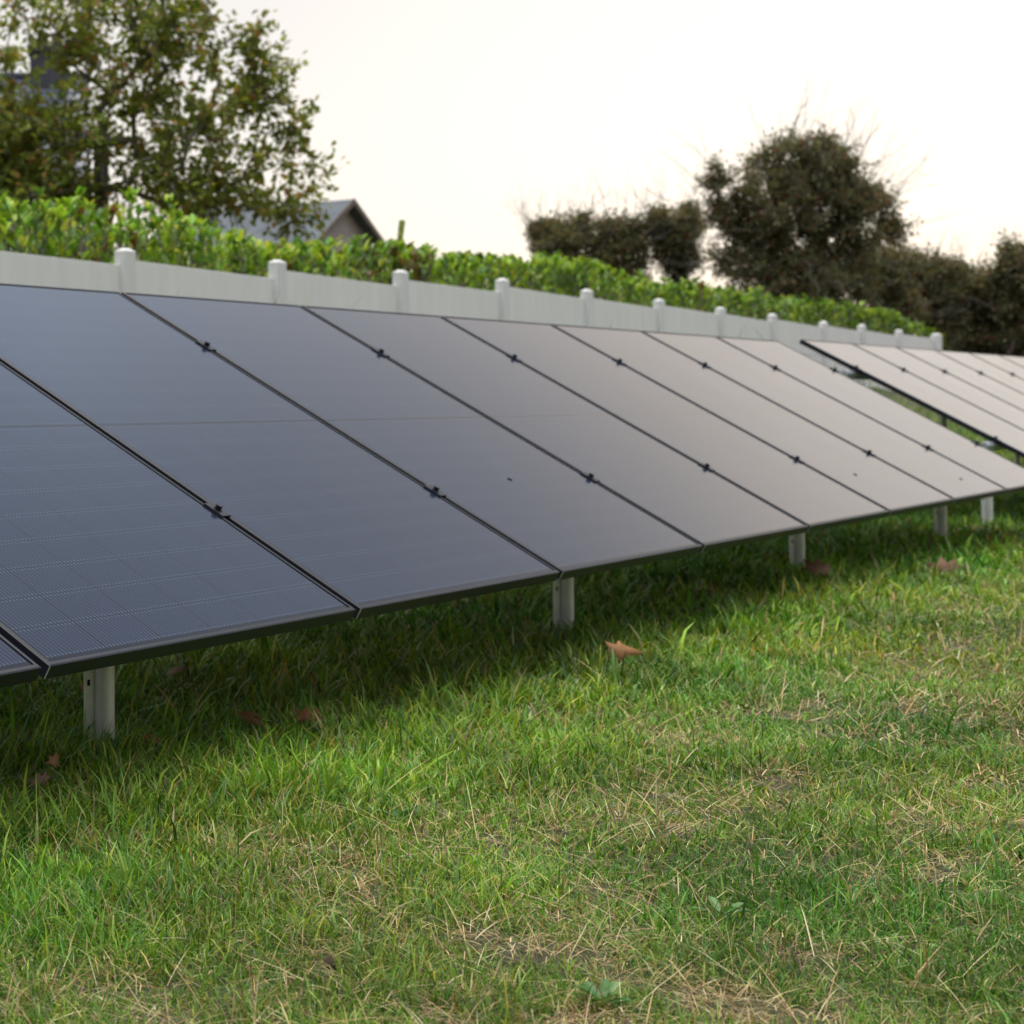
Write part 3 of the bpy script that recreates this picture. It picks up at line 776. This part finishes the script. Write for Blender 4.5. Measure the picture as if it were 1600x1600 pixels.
# ------------------------------------------------------------------ lawn
def patches(x, y):
    """1 where the turf is dry and thin"""
    a = vnoise(x, y, 0.19, 31) * 0.42 + vnoise(x, y, 0.055, 32) * 0.58
    return np.clip((a - 0.60) / 0.15, 0, 1)

def sample_lawn(dens, y0, y1, lm, rm):
    """scatter in a depth band inside the widened view wedge"""
    Wd = (lambda y: -0.034 * y - lm, lambda y: 0.53 * y + rm)
    A = (y1 - y0) * (Wd[1]((y0 + y1) / 2) - Wd[0]((y0 + y1) / 2)); n = int(A * dens)
    y = rng.uniform(y0, y1, n); l, r = Wd[0](y), Wd[1](y); x = l + (r - l) * rng.random(n)
    mp = m_[0] * x + m_[1] * y
    keep = (mp < ROW + 1.9) | ((mp < ROW + 4.9) & (((y > 9) & (x > 4.5)) | (rng.random(n) < 0.35)))
    return x[keep], y[keep]

def blades(x, y, length, width, lean, cols, bend=0.6, lift=0.0):
    n = len(x); z = gz(x, y) + lift
    ang = rng.uniform(0, 2 * math.pi, n); h = np.stack([np.cos(ang), np.sin(ang)], 1)
    fa = ang + math.pi / 2 + rng.normal(0, 0.5, n); sd = np.stack([np.cos(fa), np.sin(fa), np.zeros(n)], 1)
    p = np.stack([x, y, z - 0.004], 1); rows = []
    tl = lean; pos = p
    ws = (0.75, 1.0, 0.72)
    k = 4
    for i in range(k):
        if i < k - 1:
            w = (width * ws[i])[:, None] * 0.5; rows += [pos - sd * w, pos + sd * w]
            d = np.stack([h[:, 0] * np.sin(tl), h[:, 1] * np.sin(tl), np.cos(tl)], 1)
            pos = pos + d * (length / 3)[:, None]; tl = tl + bend * rng.uniform(0.2, 1.2, n)
        else: rows.append(pos)
    V = np.stack(rows, 1).reshape(-1, 3)
    b = np.arange(n)[:, None] * 7
    Q = np.concatenate([b + np.array([[0, 1, 3, 2]]), b + np.array([[2, 3, 5, 4]])]); T = b + np.array([[4, 5, 6]])
    return V, Q, T, np.repeat(cols, 7, axis=0)

GREEN = [(0.108, 0.265, 0.018), (0.066, 0.19, 0.016), (0.18, 0.335, 0.024), (0.036, 0.11, 0.016), (0.29, 0.40, 0.04), (0.28, 0.23, 0.08)]
GW = [34, 24, 20, 11, 8, 3]
def build_grass():
    Vs, Qs, Ts, Cs = [], [], [], []; base = 0
    bands = [(1.0, 1.7, 12000), (1.7, 2.4, 44000), (2.4, 3.2, 42000), (3.2, 4.2, 31000), (4.2, 5.5, 19000), (5.5, 7.5, 9000), (7.5, 10, 5000), (10, 14, 2600), (14, 22, 1300)]
    for y0, y1, dens in bands:
        x, y = sample_lawn(dens, y0, y1, 1.1, 1.5)
        pt = patches(x, y); mp = m_[0] * x + m_[1] * y
        tall = np.clip((mp - (ROW - 0.62)) / 0.45, 0, 1)
        keep = rng.random(len(x)) > pt * 0.55 * (1 - tall) + tall * 0.2
        x, y, pt, mp, tall = x[keep], y[keep], pt[keep], mp[keep], tall[keep]; n = len(x)
        dist = np.hypot(x, y)
        tuft = vnoise(x, y, 0.16, 41)
        ln = rng.gamma(7, 1 / 7, n) * (0.018 + 0.024 * tuft + 0.032 * tall) * (1 - 0.35 * pt) * np.where(mp > ROW + 1.9, 4.5, 1)
        wd = rng.uniform(0.0012, 0.0031, n) * np.clip(dist / 3.2, 0.85, 3.0) * (1 + 0.45 * tall)
        big = rng.random(n) < 0.035; wd[big] *= 1.7; ln[big] *= 1.35
        lean = np.abs(rng.normal(0.45, 0.55, n)) * (1 - 0.45 * tall) + pt * 0.3
        tone = (0.52 + 0.5 * vnoise(x, y, 0.42, 42) + 0.45 * vnoise(x, y, 0.13, 44))[:, None]
        yel = vnoise(x, y, 0.7, 43)[:, None]
        c = pick_cols(n, GREEN, GW, 0.18) * tone * np.concatenate([0.80 + 0.70 * yel, np.ones_like(yel), 0.9 + 0.2 * (1 - yel)], 1)
        dry = rng.random(n) < 0.03 + 0.22 * pt
        c[dry] = pick_cols(int(dry.sum()), [(0.34, 0.27, 0.12), (0.24, 0.17, 0.075), (0.40, 0.33, 0.17)], [4, 3, 2], 0.2)
        V, Q, T, C = blades(x, y, ln, wd, lean, c)
        Vs.append(V); Qs.append(Q + base); Ts.append(T + base); Cs.append(C); base += len(V)
    o = np_mesh('grass', np.concatenate(Vs), [np.concatenate(Qs), np.concatenate(Ts)], [M_grass], colors=np.concatenate(Cs))
    tag(o, 'green lawn grass with dry patches, longer under the panels', 'grass', kind='stuff')

def build_straw():
    Vs, Qs, Ts, Cs = [], [], [], []; base = 0
    for y0, y1, dens in [(1.7, 2.6, 15000), (2.6, 3.6, 12000), (3.6, 5, 6500), (5, 7, 2800), (7, 11, 1000), (11, 16, 300)]:
        x, y = sample_lawn(dens, y0, y1, 1.1, 1.5)
        pt = patches(x, y); mp = m_[0] * x + m_[1] * y
        keep = rng.random(len(x)) < 0.30 + 0.70 * pt
        keep &= rng.random(len(x)) < np.where(mp > ROW - 0.2, 0.6, 1)
        x, y, pt = x[keep], y[keep], pt[keep]; n = len(x); dist = np.hypot(x, y)
        ln = rng.gamma(3, 1 / 3, n) * 0.036; lg = rng.random(n) < 0.04; ln[lg] = rng.uniform(0.08, 0.17, lg.sum())
        wd = rng.uniform(0.0008, 0.0019, n) * np.clip(dist / 3.2, 0.85, 2.5)
        lean = rng.uniform(0.9, 1.65, n); st = rng.random(n) < 0.10; lean[st] = rng.uniform(0.1, 0.6, st.sum())
        c = pick_cols(n, [(0.52, 0.40, 0.18), (0.40, 0.27, 0.115), (0.27, 0.15, 0.06), (0.64, 0.54, 0.30), (0.17, 0.10, 0.05)], [32, 26, 20, 12, 10], 0.18)
        V, Q, T, C = blades(x, y, ln, wd, lean, c, bend=0.18, lift=0.004 + rng.random(n) * 0.022)
        Vs.append(V); Qs.append(Q + base); Ts.append(T + base); Cs.append(C); base += len(V)
    o = np_mesh('dry_straw', np.concatenate(Vs), [np.concatenate(Qs), np.concatenate(Ts)], [M_straw], colors=np.concatenate(Cs))
    tag(o, 'cut dry straw and dead stems lying through the lawn', 'straw', kind='stuff')
build_grass()
build_straw()

# ------------------------------------------------------------------ fallen leaves
def fallen_leaf(loc, size, outline, rot, colr, label, curl=0.4):
    pts = [(0, 0)] + outline; n = len(outline)
    c = np.array(pts, float) * size
    def top(p): return (p[0], p[1], curl * (p[1] ** 2) / size * 0.9 - 0.25 * curl * (p[0] ** 2) / size)
    V = [top(p) for p in c]; th = 0.0006
    V2_ = [(a, b, z - th) for a, b, z in V]
    F3 = [(0, 1 + i, 1 + (i + 1) % n) for i in range(n)] + [(n + 1, n + 2 + (i + 1) % n, n + 2 + i) for i in range(n)]
    F4 = [(1 + i, n + 2 + i, n + 2 + (i + 1) % n, 1 + (i + 1) % n) for i in range(n)]
    ve = np.array([math.sin(math.atan2(p[1], p[0]) * 9) for p in pts] * 2)[:, None]
    cols_ = np.array([colr]) * (1 + 0.10 * ve)
    o = np_mesh('fallen_leaf', np.array(V + V2_), [np.array(F3), np.array(F4)], [M_brownleaf], colors=cols_)
    o.rotation_euler = rot; o.location = (loc[0], loc[1], float(gz(loc[0], loc[1])) + loc[2])
    tag(o, label, 'leaf', 'brown fallen leaves on the lawn')
    return o
STAR = [(1.0, 0.02), (0.42, 0.16), (0.10, 0.30), (-0.02, 0.42), (-0.12, 0.24), (-0.55, 0.34), (-0.42, 0.02), (-0.22, -0.22), (-0.08, -0.42), (0.10, -0.30), (0.30, -0.14), (0.62, -0.14)]
OVAL = [(1, 0), (0.7, 0.26), (0.3, 0.34), (-0.2, 0.40), (-0.6, 0.27), (-0.95, 0.03), (-0.62, -0.24), (-0.15, -0.36), (0.35, -0.33), (0.72, -0.2)]
LOBE = [(1, 0.05), (0.62, 0.12), (0.66, 0.42), (0.28, 0.22), (0.02, 0.50), (-0.18, 0.22), (-0.60, 0.36), (-0.48, 0.04), (-0.9, -0.06), (-0.42, -0.16), (-0.3, -0.46), (0.0, -0.2), (0.34, -0.44), (0.46, -0.12)]
fallen_leaf((1.53, 5.27, 0.078), 0.074, STAR, (R(62), R(4), R(8)), (0.34, 0.17, 0.065), 'pointed tan leaf lying alone on the grass right of the second post', 0.15)
fallen_leaf((3.07, 7.76, 0.07), 0.11, LOBE, (R(50), R(10), R(20)), (0.22, 0.105, 0.055), 'crumpled reddish brown leaf at the foot of the third post', 0.6)
fallen_leaf((3.82, 8.30, 0.05), 0.10, LOBE, (R(55), R(-8), R(-30)), (0.20, 0.11, 0.06), 'dull brown leaf on the lawn near the right edge under the panels', 0.8)
fallen_leaf((2.31, 6.98, 0.06), 0.06, OVAL, (R(50), R(20), R(70)), (0.17, 0.09, 0.05), 'small dark brown leaf in the shade between the second and third posts', 0.8)
fallen_leaf((0.27, 4.87, 0.09), 0.036, OVAL, (R(40), R(-20), R(-30)), (0.24, 0.15, 0.08), 'small pale brown leaf in the shaded grass right of the leftmost post', 0.6)
fallen_leaf((-0.03, 3.77, 0.075), 0.036, LOBE, (R(70), R(10), R(60)), (0.34, 0.17, 0.075), 'curled orange brown leaf standing in the grass below the leftmost post', 1.2)
fallen_leaf((0.18, 4.18, 0.05), 0.033, LOBE, (R(75), R(25), R(10)), (0.34, 0.16, 0.06), 'orange brown leaf just right of the foot of the leftmost post', 0.8)
fallen_leaf((0.55, 4.43, 0.05), 0.046, LOBE, (R(60), R(0), R(-15)), (0.30, 0.12, 0.055), 'dark rusty leaf half buried in grass between the first two posts', 1.0)
fallen_leaf((0.36, 2.62, 0.035), 0.022, OVAL, (R(60), R(30), R(60)), (0.07, 0.045, 0.03), 'tiny dark brown curled leaf on the lawn near the bottom left', 1.2)

fallen_leaf((-0.06, 3.68, 0.055), 0.034, LOBE, (R(66), R(-12), R(30)), (0.26, 0.15, 0.09), 'pale brown crumpled leaf at the left edge in the shaded grass', 1.0)
fallen_leaf((0.42, 4.40, 0.055), 0.036, OVAL, (R(62), R(18), R(-20)), (0.30, 0.13, 0.06), 'rust brown narrow leaf in the shadow edge below the nearest panel corner', 0.9)

# ------------------------------------------------------------------ broad-leaved weeds
def weed(x, y, size, nl, label):
    x *= 1.053; y *= 1.053
    root = empty('weed_plant', (x, y, float(gz(x, y))), label, 'weed', 'broad leaved weeds in the lawn')
    a = np.linspace(0, 2 * math.pi, nl, endpoint=False) + rng.normal(0, 0.3, nl)
    up_ = rng.uniform(0.25, 0.8, nl); A = np.stack([np.cos(a), np.sin(a), up_], 1)
    nr = np.stack([-np.cos(a) * up_, -np.sin(a) * up_, np.ones(nl)], 1)
    L_ = size * 0.72 * rng.uniform(0.7, 1.2, nl)
    V, F, C = leaf_cloud(np.tile([[0, 0, 0.012]], (nl, 1)) + A * 0.006, A, nr, L_, L_ * 0.36, pick_cols(nl, [(0.065, 0.17, 0.035), (0.09, 0.20, 0.045), (0.055, 0.14, 0.03)], [1, 1, 1], 0.1), 0.12)
    np_mesh('leaves', V, [F], [M_grass], root, C)
for a in [(0.66, 2.36, 0.060, 9, 'dark broad leaved weed at the bottom edge, among dry thatch'),
          (0.58, 3.36, 0.055, 8, 'bluish green weed beside the dry straw in the middle of the lawn'),
          (0.95, 2.78, 0.055, 8, 'dark green weed on the lawn in the lower right quarter'),
          (0.62, 3.95, 0.070, 6, 'weed with a tall upright blade between the first two posts')]: weed(*a)
